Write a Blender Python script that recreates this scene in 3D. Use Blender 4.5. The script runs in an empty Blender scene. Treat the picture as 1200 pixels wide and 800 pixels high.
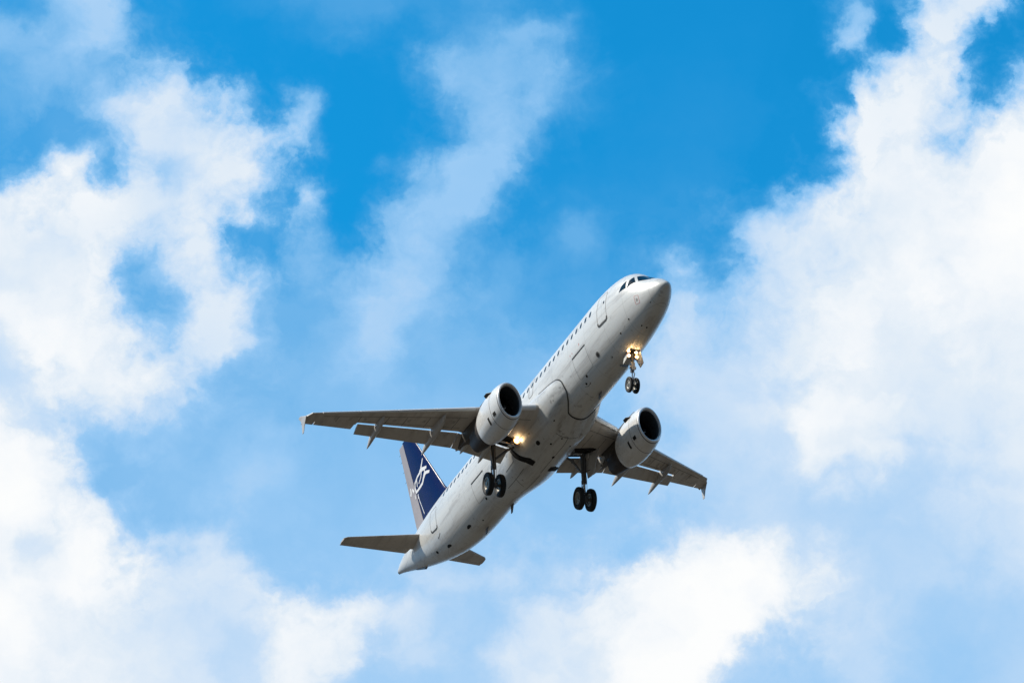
import bpy, bmesh, math, random
from math import sin, cos, pi, radians, sqrt, atan2
from mathutils import Vector, Matrix

random.seed(7)
D = bpy.data
SC = bpy.context.scene
COL = SC.collection

# ---------------------------------------------------------------- camera, sky, sun, exposure
EL = radians(30.0)                       # the photographer looks up at the aircraft
CAM_LOC = Vector((0.0, 0.0, 1.7))
RIGHT = Vector((1, 0, 0)); UPV = Vector((0, -sin(EL), cos(EL))); FWD = Vector((0, cos(EL), sin(EL)))
cam_d = D.cameras.new("camera"); cam = D.objects.new("camera", cam_d); COL.objects.link(cam)
cam.location = CAM_LOC
cam.rotation_euler = (pi / 2 + EL, 0, 0)
cam_d.sensor_fit = 'HORIZONTAL'; cam_d.sensor_width = 36.0; cam_d.lens = 36.0 * 3400.0 / 1200.0
cam_d.clip_start = 0.5; cam_d.clip_end = 60000
SC.camera = cam

SUN_EL, SUN_AZ = radians(48.0), atan2(-1.0, 0.10)      # azimuth from +Y towards +X
SUN_DIR = Vector((cos(SUN_EL) * sin(SUN_AZ), cos(SUN_EL) * cos(SUN_AZ), sin(SUN_EL)))
SC.view_settings.view_transform = 'Standard'
SC.view_settings.look = 'None'
SC.view_settings.exposure = 0.2
SC.view_settings.gamma = 1.0
SC.view_settings.use_curve_mapping = False

def lin(c):
    c = c / 255.0
    return c / 12.92 if c <= 0.04045 else ((c + 0.055) / 1.055) ** 2.4

# cover of the sky by cloud, along bearings (columns) and heights (rows) of this part of the sky
CLOUD = [
 [ 70, 95,150,160, 70, 45, 25, 45, 60, 75, 80, 80, 70, 70, 75, 70, 49, 24, 21, 21, 24, 24, 24, 21, 19,100, 49,130,210,215, 29],
 [130,125,140,165,100, 60, 30, 20, 35, 55, 65, 55, 45, 80, 90,120,105, 59, 24, 24, 27, 29, 29, 24, 19,150, 29,180,220, 60, 49],
 [100,120,135,125,130,130, 70, 25, 20, 20, 30, 20, 45,120,122,120,118, 88, 39, 29, 31, 34, 34, 27, 21, 60,170,225,200, 29,110],
 [ 90,105,110,160,190,200,185,130, 60,130, 12, 15, 25, 95,140,132,105, 65, 34, 34, 37, 39, 37, 29, 29,120,215,225,160, 90,210],
 [ 80, 85, 85,120,190,215,205,170,150,120, 10, 12, 30, 60,130,130, 49, 39, 39, 41, 44, 44, 39, 29, 39,215,232,225,150,215,238],
 [ 75,130,240, 95,190,175,205,225,190, 60, 12, 40, 90,120,150,105, 44, 44, 47, 49, 51, 51, 47, 49,110,225,236,232,225,240,246],
 [215,225,235,225,220,215,215,200,115,110, 20, 80,130,150,150, 65, 51, 54, 57, 59, 61, 59, 60,150,200,222,236,240,242,245,248],
 [225,225,225,225,215,215,225, 70, 90,110, 60,110,150,140, 90, 65, 70,100, 60, 62, 65, 60,170,195,205,222,236,242,245,248,249],
 [228,232,230,215,110,190,220,140,110,110,110,155,165,120, 90, 95, 80, 80, 75, 80,130,110,150,195,215,228,230,236,242,246,248],
 [235,238,235,225,120,100,205,190,115,110,130,165,150,110,110,102, 90, 90, 90,100,190,150,170,185,215,232,225,228,236,242,245],
 [215,240,242,235,190,150,215,190,115,115,130,165,130,115,115,115,105,105,110,140,195,170,190,205,225,234,220,222,234,238,242],
 [205,215,225,238,228,205,170,115,118,122,135,140,125,120,120,125,130,130,140,180,195,200,205,210,222,228,222,218,225,232,232],
 [238,195,190,215,215,165,130,122,122,125,130,130,128,128,128,130,130,135,145,175,195,205,205,215,240,240,234,227,227,222,222],
 [246,240,200,150,150,135,130,140,150,140,132,132,132,135,135,138,138,140,150,165,185,195,200,205,227,232,224,212,217,215,220],
 [248,245,215,140,130,130,135,155,160,145,138,138,138,138,138,140,142,145,155,165,175,185,195,195,207,202,192,187,197,205,212],
 [248,245,240,240,150,135,138,145,145,150,142,142,142,142,142,145,145,145,150,155,170,185,190,185,187,177,177,177,192,200,210],
 [242,215,245,248,190,180,180,160,145,145,145,145,150,150,150,155,155,155,150,155,215,235,238,220,207,182,177,172,187,195,205],
 [242,236,246,240,215,208,210,212,185,155,148,152,165,175,180,190,180,190,215,240,250,250,248,240,217,190,184,177,180,180,190],
 [246,240,235,228,220,212,205,205,212,230,228,205,195,170,160,180,210,220,232,246,250,250,246,215,195,195,185,170,165,165,170],
 [246,240,232,228,220,214,208,190,215,236,225,180,190,175,165,195,215,220,236,246,248,240,190,175,190,190,175,165,165,165,170],
 [245,238,232,226,220,212,208,195,220,228,190,165,170,165,170,200,215,220,238,246,248,220,165,160,165,175,170,162,162,165,175],
]

class NT:
    """small helper for building node trees"""
    def __init__(self, tree):
        self.t = tree; tree.nodes.clear()
    def n(self, kind, **kw):
        nd = self.t.nodes.new(kind)
        for k, v in kw.items(): setattr(nd, k, v)
        return nd
    def link(self, a, b): self.t.links.new(a, b)
    def put(self, sock, v):
        if isinstance(v, bpy.types.NodeSocket): self.link(v, sock)
        else: sock.default_value = v
    def m(self, op, a, b=None, c=None, clamp=False):
        nd = self.n('ShaderNodeMath', operation=op, use_clamp=clamp)
        for i, v in enumerate((a, b, c)):
            if v is not None: self.put(nd.inputs[i], v)
        return nd.outputs[0]
    def vm(self, op, a, b=None, scale=None):
        nd = self.n('ShaderNodeVectorMath', operation=op)
        self.put(nd.inputs[0], a)
        if b is not None: self.put(nd.inputs[1], b)
        if scale is not None: self.put(nd.inputs['Scale'], scale)
        return nd.outputs['Value'] if op in ('DOT_PRODUCT', 'LENGTH') else nd.outputs['Vector']
    def noise(self, vec, scale, detail=4, rough=0.55, dist=0.0, color=False, lac=2.0):
        nd = self.n('ShaderNodeTexNoise')
        self.put(nd.inputs['Vector'], vec); nd.inputs['Scale'].default_value = scale
        nd.inputs['Detail'].default_value = detail; nd.inputs['Roughness'].default_value = rough
        nd.inputs['Distortion'].default_value = dist; nd.inputs['Lacunarity'].default_value = lac
        return nd.outputs['Color'] if color else nd.outputs['Fac']
    def ramp(self, fac, stops, interp='LINEAR'):
        nd = self.n('ShaderNodeValToRGB'); cr = nd.color_ramp; cr.interpolation = interp
        while len(cr.elements) < len(stops): cr.elements.new(0.5)
        for e, (p, c) in zip(cr.elements, stops):
            e.position = p
            e.color = (c, c, c, 1) if not hasattr(c, '__len__') else (c[0], c[1], c[2], 1)
        self.put(nd.inputs[0], fac)
        return nd.outputs[0]
    def mrange(self, v, a, b, c=0.0, d=1.0, smooth=False):
        nd = self.n('ShaderNodeMapRange', interpolation_type='SMOOTHSTEP' if smooth else 'LINEAR')
        for i, x in enumerate((v, a, b, c, d)): self.put(nd.inputs[i], x)
        return nd.outputs[0]
    def mix(self, f, a, b, blend='MIX'):
        nd = self.n('ShaderNodeMix', data_type='RGBA', blend_type=blend)
        self.put(nd.inputs[0], f)
        for i, v in ((6, a), (7, b)):
            if isinstance(v, tuple) and len(v) == 3: v = v + (1,)
            self.put(nd.inputs[i], v)
        return nd.outputs[2]

def build_world():
    w = D.worlds.new("World"); SC.world = w; w.use_nodes = True
    g = NT(w.node_tree)
    out = g.n('ShaderNodeOutputWorld'); bg = g.n('ShaderNodeBackground'); g.link(bg.outputs[0], out.inputs[0])
    bg.inputs['Strength'].default_value = 0.1
    sky = g.n('ShaderNodeTexSky', sky_type='NISHITA')
    sky.sun_disc = False; sky.sun_elevation = SUN_EL; sky.sun_rotation = SUN_AZ
    sky.altitude = 100; sky.air_density = 1.0; sky.dust_density = 0.3; sky.ozone_density = 2.5
    d = g.vm('NORMALIZE', g.n('ShaderNodeTexCoord').outputs['Generated'])
    # bearing / height of a direction about the centre of the cloud chart
    df = g.vm('DOT_PRODUCT', d, tuple(FWD))
    dfc = g.m('MAXIMUM', df, 0.05)
    su = g.m('DIVIDE', g.vm('DOT_PRODUCT', d, tuple(RIGHT)), dfc)
    sv = g.m('DIVIDE', g.vm('DOT_PRODUCT', d, tuple(UPV)), dfc)
    k = 3400.0 / 1200.0
    u0 = g.m('MULTIPLY_ADD', su, k, 0.5); v0 = g.m('MULTIPLY_ADD', sv, -k, 1 / 3.0)      # 0..1 and 0..0.667
    # turbulent displacement
    comb = g.n('ShaderNodeCombineXYZ'); g.put(comb.inputs[0], u0); g.put(comb.inputs[1], v0)
    P = comb.outputs[0]
    w1 = g.vm('SUBTRACT', g.noise(P, 9.0, 3, 0.5, color=True), (0.5, 0.5, 0.5))
    w2 = g.vm('SUBTRACT', g.noise(P, 26.0, 6, 0.62, color=True), (0.5, 0.5, 0.5))
    Pw = g.vm('ADD', P, g.vm('ADD', g.vm('SCALE', w1, scale=0.030), g.vm('SCALE', w2, scale=0.042)))
    sp = g.n('ShaderNodeSeparateXYZ'); g.link(Pw, sp.inputs[0])
    u, v = sp.outputs[0], sp.outputs[1]
    tot = None
    NR, NC = len(CLOUD), len(CLOUD[0])
    for i, row in enumerate(CLOUD):
        cols = []
        for j, c in enumerate(row):
            near = [CLOUD[a][b] for a in range(max(0, i - 1), min(NR, i + 2)) for b in range(max(0, j - 1), min(NC, j + 2))]
            cols.append((j / (NC - 1), (c / 255.0, min(near) / 255.0, max(near) / 255.0)))
        r = g.ramp(u, cols, 'CARDINAL')
        vi = 40 * i / 1200.0
        dist = g.m('ABSOLUTE', g.m('SUBTRACT', v, vi))
        if i == 0: dist = g.m('MAXIMUM', g.m('SUBTRACT', v, vi), 0.0)
        if i == NR - 1: dist = g.m('MAXIMUM', g.m('SUBTRACT', vi, v), 0.0)
        wgt = g.mrange(dist, 0.0, 40 / 1200.0, 1.0, 0.0, smooth=True)
        t = g.vm('SCALE', r, scale=wgt)
        tot = t if tot is None else g.vm('ADD', tot, t)
    sr = g.n('ShaderNodeSeparateXYZ'); g.link(tot, sr.inputs[0])
    tot, lo, hi = sr.outputs
    # wisps and billows: turbulence acts where the cover changes, edges are then tightened
    f1 = g.noise(Pw, 15.0, 8, 0.60, 0.5)
    f2 = g.noise(P, 48.0, 6, 0.62, 0.4)
    f3 = g.noise(Pw, 8.0, 6, 0.52)
    fl = g.m('ADD', g.m('MULTIPLY', g.m('SUBTRACT', f1, 0.5), 1.5), g.m('MULTIPLY', g.m('SUBTRACT', f2, 0.5), 0.5))
    rng = g.m('MAXIMUM', g.m('SUBTRACT', hi, lo), 0.02)
    fl = g.m('MULTIPLY', fl, g.mrange(hi, 0.4, 0.9, 0.75, 1.0))
    tt = g.m('ADD', g.m('DIVIDE', g.m('SUBTRACT', tot, lo), rng), fl, clamp=True)
    shp = g.m('MULTIPLY', g.mrange(hi, 0.55, 0.95), SHARP)
    ts = g.m('ADD', g.m('MULTIPLY', g.mrange(tt, 0.2, 0.8, 0.0, 1.0, smooth=True), shp), g.m('MULTIPLY', tt, g.m('SUBTRACT', 1.0, shp)))
    tot = g.m('MULTIPLY_ADD', ts, rng, lo)
    tot = g.m('ADD', tot, g.m('MULTIPLY', g.m('SUBTRACT', f3, 0.5), g.mrange(lo, 0.3, 0.85, 0.10, 0.30)))
    # the rest of the sky, away from the chart: broken cloud of the same sort over blue that pales towards the horizon
    dz = g.n('ShaderNodeSeparateXYZ'); g.link(d, dz.inputs[0])
    q1 = g.noise(g.vm('MULTIPLY', d, (1, 1, 1.4)), 4.6, 9, 0.60, 0.3)
    q2 = g.noise(d, 14.0, 6, 0.6, 0.4)
    n_far = g.m('ADD', g.m('MULTIPLY', q1, 0.85), g.m('MULTIPLY', q2, 0.15))
    base = g.mrange(dz.outputs[2], 0.15, 0.75, 0.52, 0.10, smooth=True)
    puff = g.mrange(n_far, 0.46, 0.66, 0.0, 1.0, smooth=True)
    far = g.m('ADD', base, g.m('MULTIPLY', puff, g.m('SUBTRACT', 0.96, base)))
    wob = g.m('MULTIPLY', g.m('SUBTRACT', g.noise(d, 7.0, 6, 0.6), 0.5), 0.55)
    ex = g.m('MAXIMUM', g.m('SUBTRACT', g.m('ABSOLUTE', g.m('SUBTRACT', u0, 0.5)), 0.5), 0.0)
    ey = g.m('MAXIMUM', g.m('SUBTRACT', g.m('ABSOLUTE', g.m('SUBTRACT', v0, 0.3333)), 0.3333), 0.0)
    edge = g.m('SQRT', g.m('ADD', g.m('MULTIPLY', ex, ex), g.m('MULTIPLY', ey, ey)))
    inside = g.mrange(g.m('ADD', edge, g.m('MULTIPLY', wob, g.mrange(edge, 0.0, 0.06))), 0.03, 0.22, 1.0, 0.0, smooth=True)
    inside = g.m('MULTIPLY', inside, g.mrange(df, 0.3, 0.5))
    cover = g.m('ADD', g.m('MULTIPLY', tot, inside), g.m('MULTIPLY', far, g.m('SUBTRACT', 1.0, inside)))
    cover = g.m('ADD', cover, 0.0, clamp=True)
    stops = [(0, (0, 138, 216)), (30, (35, 150, 222)), (60, (68, 161, 225)), (100, (108, 179, 233)), (150, (152, 201, 244)),
             (200, (200, 223, 247)), (226, (226, 237, 248)), (246, (247, 250, 253)), (255, (253, 254, 254))]
    ccol = g.ramp(cover, [(p / 255.0, tuple(lin(x) for x in c)) for p, c in stops])
    ccol = g.vm('SCALE', ccol, scale=10.0 * 2 ** -0.2)
    blue = g.mix(1.0, sky.outputs[0], SKY_TINT, 'MULTIPLY')
    fac = g.mrange(cover, 0.02, 0.45, 0.0, 1.0)
    colr = g.mix(fac, blue, ccol)
    # sky behind the photographer, dimmed and warmed to keep fill off the belly
    colr = g.vm('MULTIPLY', colr, g.mix(g.mrange(df, -0.45, 0.35, smooth=True), BACK_SKY, (1.0, 1.0, 1.0)))
    g.link(colr, bg.inputs['Color'])
    w.cycles.sampling_method = 'MANUAL'; w.cycles.sample_map_resolution = 512

SHARP = 0.42
BACK_SKY = (0.30, 0.21, 0.17)
SKY_TINT = (0.055, 1.36, 1.74)
build_world()

sun_d = D.lights.new("sun", 'SUN'); sun = D.objects.new("sun", sun_d); COL.objects.link(sun)
sun_d.energy = 4.6; sun_d.angle = radians(0.53); sun_d.color = (1.0, 0.925, 0.81)
sun.rotation_euler = SUN_DIR.to_track_quat('Z', 'Y').to_euler()
sun.location = (0, 0, 300)

# ---------------------------------------------------------------- materials
def new_mat(name):
    m = D.materials.new(name); m.use_nodes = True
    g = NT(m.node_tree)
    out = g.n('ShaderNodeOutputMaterial'); b = g.n('ShaderNodeBsdfPrincipled'); g.link(b.outputs[0], out.inputs[0])
    return m, g, b

def paint(name, col, dirt=(0.2, 0.17, 0.14), amount=0.35, rough=0.35, coat=0.3, scale=(0.22, 1.6, 1.6), panels=0.0, metallic=0.0, spots=0.0):
    m, g, b = new_mat(name)
    P = g.n('ShaderNodeTexCoord').outputs['Object']
    Ps = g.vm('MULTIPLY', P, scale)
    n1 = g.noise(Ps, 1.3, 7, 0.62)
    n2 = g.noise(P, 5.0, 4, 0.6)
    f = g.mrange(n1, 0.45, 0.75, 0.0, amount, smooth=True)
    f = g.m('ADD', f, g.m('MULTIPLY', g.mrange(n2, 0.55, 0.8), amount * 0.35), clamp=True)
    c = g.mix(f, col, dirt)
    if spots:
        n3 = g.noise(P, 2.2, 3, 0.55)
        c = g.mix(g.mrange(n3, 0.64, 0.70, 0.0, spots, smooth=True), c, tuple(x * 0.5 for x in dirt))
    if panels:
        s = g.n('ShaderNodeSeparateXYZ'); g.link(P, s.inputs[0])
        def lines(v, pitch, width):
            fr = g.m('FRACT', g.m('DIVIDE', v, pitch))
            return g.m('LESS_THAN', g.m('ABSOLUTE', g.m('SUBTRACT', fr, 0.5)), width / pitch)
        ln = g.m('MAXIMUM', lines(s.outputs[0], 2.13, 0.016), lines(s.outputs[2], 1.31, 0.014))
        c = g.mix(g.m('MULTIPLY', ln, panels), c, (0.12, 0.11, 0.10))
    g.link(c, b.inputs['Base Color'])
    g.link(g.mrange(n2, 0.3, 0.7, rough * 0.8, rough * 1.25), b.inputs['Roughness'])
    b.inputs['Metallic'].default_value = metallic
    b.inputs['Coat Weight'].default_value = coat; b.inputs['Coat Roughness'].default_value = 0.2
    bp = g.n('ShaderNodeBump'); bp.inputs['Strength'].default_value = 0.06; bp.inputs['Distance'].default_value = 0.05
    g.link(g.noise(P, 2.5, 2, 0.5), bp.inputs['Height']); g.link(bp.outputs[0], b.inputs['Normal'])
    return m

def plain(name, col, rough=0.5, metallic=0.0, coat=0.0, var=0.25, scale=8.0):
    m, g, b = new_mat(name)
    P = g.n('ShaderNodeTexCoord').outputs['Object']
    n = g.noise(P, scale, 4, 0.6)
    c = g.mix(g.mrange(n, 0.3, 0.7), tuple(x * (1 - var) for x in col), tuple(min(1, x * (1 + var)) for x in col))
    g.link(c, b.inputs['Base Color'])
    b.inputs['Roughness'].default_value = rough; b.inputs['Metallic'].default_value = metallic
    b.inputs['Coat Weight'].default_value = coat
    return m

def glow(name, col, strength):
    m, g, b = new_mat(name)
    b.inputs['Base Color'].default_value = (*col, 1)
    b.inputs['Emission Color'].default_value = (*col, 1); b.inputs['Emission Strength'].default_value = strength
    return m

def matte(m, v):
    for nd in m.node_tree.nodes:
        if nd.type == 'BSDF_PRINCIPLED': nd.inputs['Specular IOR Level'].default_value = v
    return m

M = dict(
    white=paint("white_fuselage_paint", (0.68, 0.68, 0.655), (0.31, 0.27, 0.235), 0.55, 0.32, 0.35, panels=0.25, spots=0.30),
    fairing=paint("fairing_paint", (0.64, 0.64, 0.62), (0.22, 0.19, 0.165), 0.70, 0.30, 0.4, spots=0.5, panels=0.0),
    wing=paint("wing_grey_paint", (0.62, 0.575, 0.52), (0.26, 0.22, 0.185), 0.55, 0.42, 0.1, scale=(0.3, 1.2, 0.6), panels=0.0),
    flap=paint("flap_grey_paint", (0.60, 0.56, 0.51), (0.26, 0.22, 0.185), 0.5, 0.42, 0.1, scale=(0.3, 1.2, 0.6)),
    slat=paint("slat_pale_paint", (0.78, 0.78, 0.77), (0.5, 0.48, 0.45), 0.15, 0.32, 0.1),
    canoe=paint("canoe_grey_paint", (0.50, 0.48, 0.455), (0.2, 0.175, 0.15), 0.45, 0.38, 0.2),
    nacelle=paint("nacelle_silver_paint", (0.78, 0.78, 0.765), (0.40, 0.35, 0.30), 0.25, 0.28, 0.4, metallic=0.0, panels=0.0),
    lip=plain("polished_inlet_metal", (0.86, 0.87, 0.88), 0.32, 0.35, 0.0, 0.04),
    liner=plain("inlet_liner", (0.09, 0.10, 0.115), 0.35, 0.2),
    fan=plain("fan_titanium", (0.045, 0.045, 0.05), 0.35, 0.6),
    core=plain("core_burnt_metal", (0.06, 0.05, 0.045), 0.5, 0.5, 0.0, 0.4),
    spin=plain("spinner_black", (0.02, 0.02, 0.022), 0.35),
    mark=plain("white_marking", (0.8, 0.8, 0.8), 0.4, 0, 0, 0.04),
    pinkmark=plain("red_marking", (0.55, 0.27, 0.25), 0.45),
    dark=plain("dark_opening", (0.012, 0.011, 0.010), 0.95),
    seal=plain("black_seal", (0.02, 0.019, 0.018), 0.6),
    greyline=plain("grey_panel_gap", (0.16, 0.155, 0.15), 0.6),
    glass=matte(plain("window_glass", (0.005, 0.006, 0.009), 0.12, 0.0, 0.0, 0.1), 0.2),
    frame=plain("window_frame", (0.42, 0.42, 0.42), 0.4),
    navy=matte(paint("navy_fin_paint", (0.0010, 0.0040, 0.070), (0.002, 0.004, 0.024), 0.35, 0.24, 0.0, scale=(0.6, 1, 0.3)), 0.08),
    rudder=paint("rudder_paint", (0.36, 0.30, 0.28), (0.24, 0.19, 0.17), 0.5, 0.35, 0.3, scale=(0.8, 1, 0.4)),
    tyre=plain("tyre_rubber", (0.011, 0.0105, 0.010), 0.75, 0, 0, 0.2),
    hub=plain("wheel_hub_metal", (0.30, 0.28, 0.24), 0.4, 0.5),
    strut=plain("gear_leg_paint", (0.14, 0.145, 0.155), 0.4, 0.2),
    steel=plain("polished_steel", (0.72, 0.73, 0.75), 0.2, 0.8, 0, 0.08),
    pylon=paint("pylon_shade_paint", (0.075, 0.068, 0.06), (0.02, 0.018, 0.016), 0.6, 0.5, 0.0),  # dark tone stands in for shade behind the engine
    door=paint("gear_door_paint", (0.62, 0.61, 0.59), (0.2, 0.18, 0.15), 0.4, 0.4, 0.1),
    winggap=plain("wing_joint", (0.17, 0.155, 0.14), 0.6),
    plate=plain("access_plate", (0.44, 0.41, 0.37), 0.5),
    lens=glow("warm_lamp_halo", (1.0, 0.50, 0.13), 1.3),  # ring glows to paint the glare halo around a lamp
    bulb=glow("lit_lamp_core", (1.0, 0.86, 0.60), 14.0),
)

# ---------------------------------------------------------------- ground (far below, out of the frame)
def ground():
    bm = bmesh.new()
    n = 96
    rings = [0, 40, 150, 500, 1500, 5000, 20000]
    c = bm.verts.new((0, 0, 0)); prev = None
    for r in rings[1:]:
        ring = [bm.verts.new((r * cos(2 * pi * i / n), r * sin(2 * pi * i / n), 0)) for i in range(n)]
        for i in range(n):
            if prev is None: bm.faces.new((c, ring[i], ring[(i + 1) % n]))
            else: bm.faces.new((prev[i], ring[i], ring[(i + 1) % n], prev[(i + 1) % n]))
        prev = ring
    me = D.meshes.new("ground"); bm.to_mesh(me); bm.free()
    m, g, b = new_mat("dry_grass_ground")
    P = g.n('ShaderNodeTexCoord').outputs['Object']
    n1 = g.noise(P, 0.02, 6, 0.6); n2 = g.noise(P, 1.4, 6, 0.65)
    c1 = g.mix(g.mrange(n1, 0.35, 0.65), (0.036, 0.029, 0.019), (0.062, 0.048, 0.032))
    g.link(g.mix(g.mrange(n2, 0.3, 0.7), c1, (0.046, 0.037, 0.025)), b.inputs['Base Color'])
    b.inputs['Roughness'].default_value = 0.9
    me.materials.append(m)
    o = D.objects.new("ground", me); COL.objects.link(o); o["kind"] = "structure"
ground()

# ---------------------------------------------------------------- aircraft: station coordinates
# X metres aft of the nose, y metres to port, z metres above the fuselage centreline
SY, SZ = 0.80268, 1.27194
X0, Z0 = 17.0, -3.9
def loc(p): return (X0 - p[0], p[1] * SY, (p[2] - Z0) * SZ)

Rm = Matrix(((0.4254155, 0.8990614, -0.1034906), (0.5462364, -0.1639114, 0.8214371), (0.7215591, -0.4059824, -0.5608305)))
Tc = Vector((8.6836955, 3.99276951, -163.52703766))
CW = Matrix((RIGHT, UPV, -FWD)).transposed()          # camera axes to world
R_w = CW @ Rm
ORG = CAM_LOC + CW @ (Tc + Rm @ Vector((-X0, 0, Z0 * SZ)))

plane = D.objects.new("airplane", None); COL.objects.link(plane)
plane.empty_display_size = 3
plane.matrix_world = Matrix.Translation(ORG) @ R_w.to_4x4()
plane["label"] = "white twin engine passenger jet with navy blue tail fin, wheels down, flying below the clouds"
plane["category"] = "airplane"

class MB:
    def __init__(self): self.v = []; self.f = []; self.mi = []
    def add(self, vs, fs, mi=0):
        o = len(self.v); self.v += [tuple(p) for p in vs]
        for f in fs: self.f.append(tuple(i + o for i in f)); self.mi.append(mi)
    def loft(self, secs, closed=True, cap=True, mi=0):
        n = len(secs[0]); vs = [p for s in secs for p in s]; fs = []
        for i in range(len(secs) - 1):
            for j in range(n if closed else n - 1):
                a, b = i * n + j, i * n + (j + 1) % n
                fs.append((a, b, b + n, a + n))
        if cap and closed:
            fs.append(tuple(range(n))[::-1]); fs.append(tuple((len(secs) - 1) * n + j for j in range(n)))
        self.add(vs, fs, mi)
    def tube(self, p, q, r0, r1=None, n=14, mi=0, sy=1.0):
        r1 = r0 if r1 is None else r1
        p, q = Vector(p), Vector(q); a = (q - p).normalized()
        t = Vector((0, 0, 1)) if abs(a.z) < 0.8 else Vector((1, 0, 0))
        e1 = a.cross(t).normalized(); e2 = a.cross(e1)
        ring = lambda c, r: [c + e1 * r * cos(2 * pi * i / n) + e2 * r * sin(2 * pi * i / n) for i in range(n)]
        self.loft([ring(p, r0), ring(q, r1)], mi=mi)
    def lathe(self, c, prof, axis='X', n=48, mi=0, cap=False):
        """prof: list of (axial, radius) about an axis through c"""
        secs = []
        for a, r in prof:
            if axis == 'X': secs.append([(c[0] + a, c[1] + r * sin(2 * pi * i / n), c[2] + r * cos(2 * pi * i / n)) for i in range(n)])
            else: secs.append([(c[0] + r * sin(2 * pi * i / n), c[1] + a, c[2] + r * cos(2 * pi * i / n)) for i in range(n)])
        self.loft(secs, cap=cap, mi=mi)
    def plate(self, poly, off):
        """solid plate: polygon of 3D points and a thickness vector"""
        n = len(poly); off = Vector(off)
        a = [Vector(p) - off * 0.5 for p in poly]; b = [Vector(p) + off * 0.5 for p in poly]
        self.add(a + b, [tuple(range(n))[::-1], tuple(range(n, 2 * n))] + [(i, (i + 1) % n, n + (i + 1) % n, n + i) for i in range(n)])
    def build(self, name, mats, parent, smooth=True, angle=35, label=None, recalc=True, bevel=0.0):
        me = D.meshes.new(name); me.from_pydata([loc(p) for p in self.v], [], self.f)
        mats = mats if isinstance(mats, (list, tuple)) else [mats]
        for m in mats: me.materials.append(m)
        for p, i in zip(me.polygons, self.mi): p.material_index = i
        bm = bmesh.new(); bm.from_mesh(me)
        bmesh.ops.remove_doubles(bm, verts=bm.verts, dist=1e-5)
        if bevel:
            bmesh.ops.bevel(bm, geom=bm.edges[:], offset=bevel, segments=2, affect='EDGES')
        if recalc: bmesh.ops.recalc_face_normals(bm, faces=bm.faces)
        bm.to_mesh(me); bm.free()
        if smooth:
            me.polygons.foreach_set('use_smooth', [True] * len(me.polygons))
            me.set_sharp_from_angle(angle=radians(angle))
        o = D.objects.new(name, me); COL.objects.link(o); o.parent = parent
        if label: o["label"] = label
        return o

def pchip(xs, ys):
    n = len(xs); h = [xs[i + 1] - xs[i] for i in range(n - 1)]; dl = [(ys[i + 1] - ys[i]) / h[i] for i in range(n - 1)]
    m = [0.0] * n; m[0], m[-1] = dl[0], dl[-1]
    for i in range(1, n - 1):
        if dl[i - 1] * dl[i] > 0:
            w1, w2 = 2 * h[i] + h[i - 1], h[i] + 2 * h[i - 1]
            m[i] = (w1 + w2) / (w1 / dl[i - 1] + w2 / dl[i])
    def f(x):
        if x <= xs[0]: return ys[0]
        if x >= xs[-1]: return ys[-1]
        i = 0
        while x > xs[i + 1]: i += 1
        t = (x - xs[i]) / h[i]
        return ((1 + 2 * t) * (1 - t) ** 2 * ys[i] + t * (1 - t) ** 2 * h[i] * m[i] + t * t * (3 - 2 * t) * ys[i + 1] + t * t * (t - 1) * h[i] * m[i + 1])
    return f

STX = [0, .05, .2, .5, 1, 1.5, 2, 2.5, 3, 3.5, 4, 5, 6, 7, 24, 26, 28, 30, 32, 34, 36, 37.0, 37.4]
TOP = pchip(STX, [-.70, -.58, -.44, -.18, .12, .40, .77, 1.16, 1.45, 1.65, 1.79, 1.96, 2.04, 2.07, 2.07, 2.07, 2.07, 2.07, 2.03, 1.90, 1.68, 1.50, 1.38])
BOT = pchip(STX, [-.70, -.79, -.90, -1.16, -1.40, -1.555, -1.67, -1.757, -1.824, -1.872, -1.91, -1.958, -1.987, -1.987, -1.987, -1.92, -1.69, -1.267, -.71, -.08, .62, .96, 1.08])
HW = pchip(STX, [.0, .17, .355, .59, .86, 1.06, 1.218, 1.358, 1.469, 1.562, 1.637, 1.739, 1.804, 1.837, 1.876, 1.862, 1.767, 1.567, 1.273, .921, .532, .30, .19])
def fus(X, beta, off=0.0):
    """point of the skin; beta in degrees from the keel, positive to port"""
    t, b, h = TOP(X), BOT(X), HW(X); zc, hz = (t + b) / 2, (t - b) / 2
    be = radians(beta)
    return (X, (h + off) * sin(be), zc - (hz + off) * cos(be))

# ---------------------------------------------------------------- fuselage
def fuselage():
    mb = MB()
    xs = [0.004, .02, .05, .1, .17, .26, .37, .5, .66, .84, 1.04, 1.25, 1.5, 1.75, 2, 2.25, 2.5, 2.75, 3, 3.3, 3.6, 4, 4.5, 5, 5.5, 6, 6.5, 7]
    xs += [7 + 17 * i / 17 for i in range(1, 18)] + [24 + 12.5 * i / 30 for i in range(1, 31)] + [36.75, 37.0, 37.2, 37.4]
    N = 96
    mb.loft([[fus(x, 360.0 * i / N) for i in range(N)] for x in xs])
    return mb.build("fuselage", M['white'], plane)
FUS = fuselage()

def rrect(hw, hh, r, n=5):
    """rounded rectangle outline in 2D"""
    pts = []
    for cx, cy, a0 in ((hw - r, hh - r, 0), (-hw + r, hh - r, 90), (-hw + r, -hh + r, 180), (hw - r, -hh + r, 270)):
        for i in range(n + 1):
            a = radians(a0 + 90 * i / n); pts.append((cx + r * cos(a), cy + r * sin(a)))
    return pts

def resample(poly, step):
    out = []
    for i, p in enumerate(poly):
        q = poly[(i + 1) % len(poly)]
        k = max(1, int(math.hypot(q[0] - p[0], q[1] - p[1]) / step))
        out += [(p[0] + (q[0] - p[0]) * j / k, p[1] + (q[1] - p[1]) * j / k) for j in range(k)]
    return out

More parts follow.
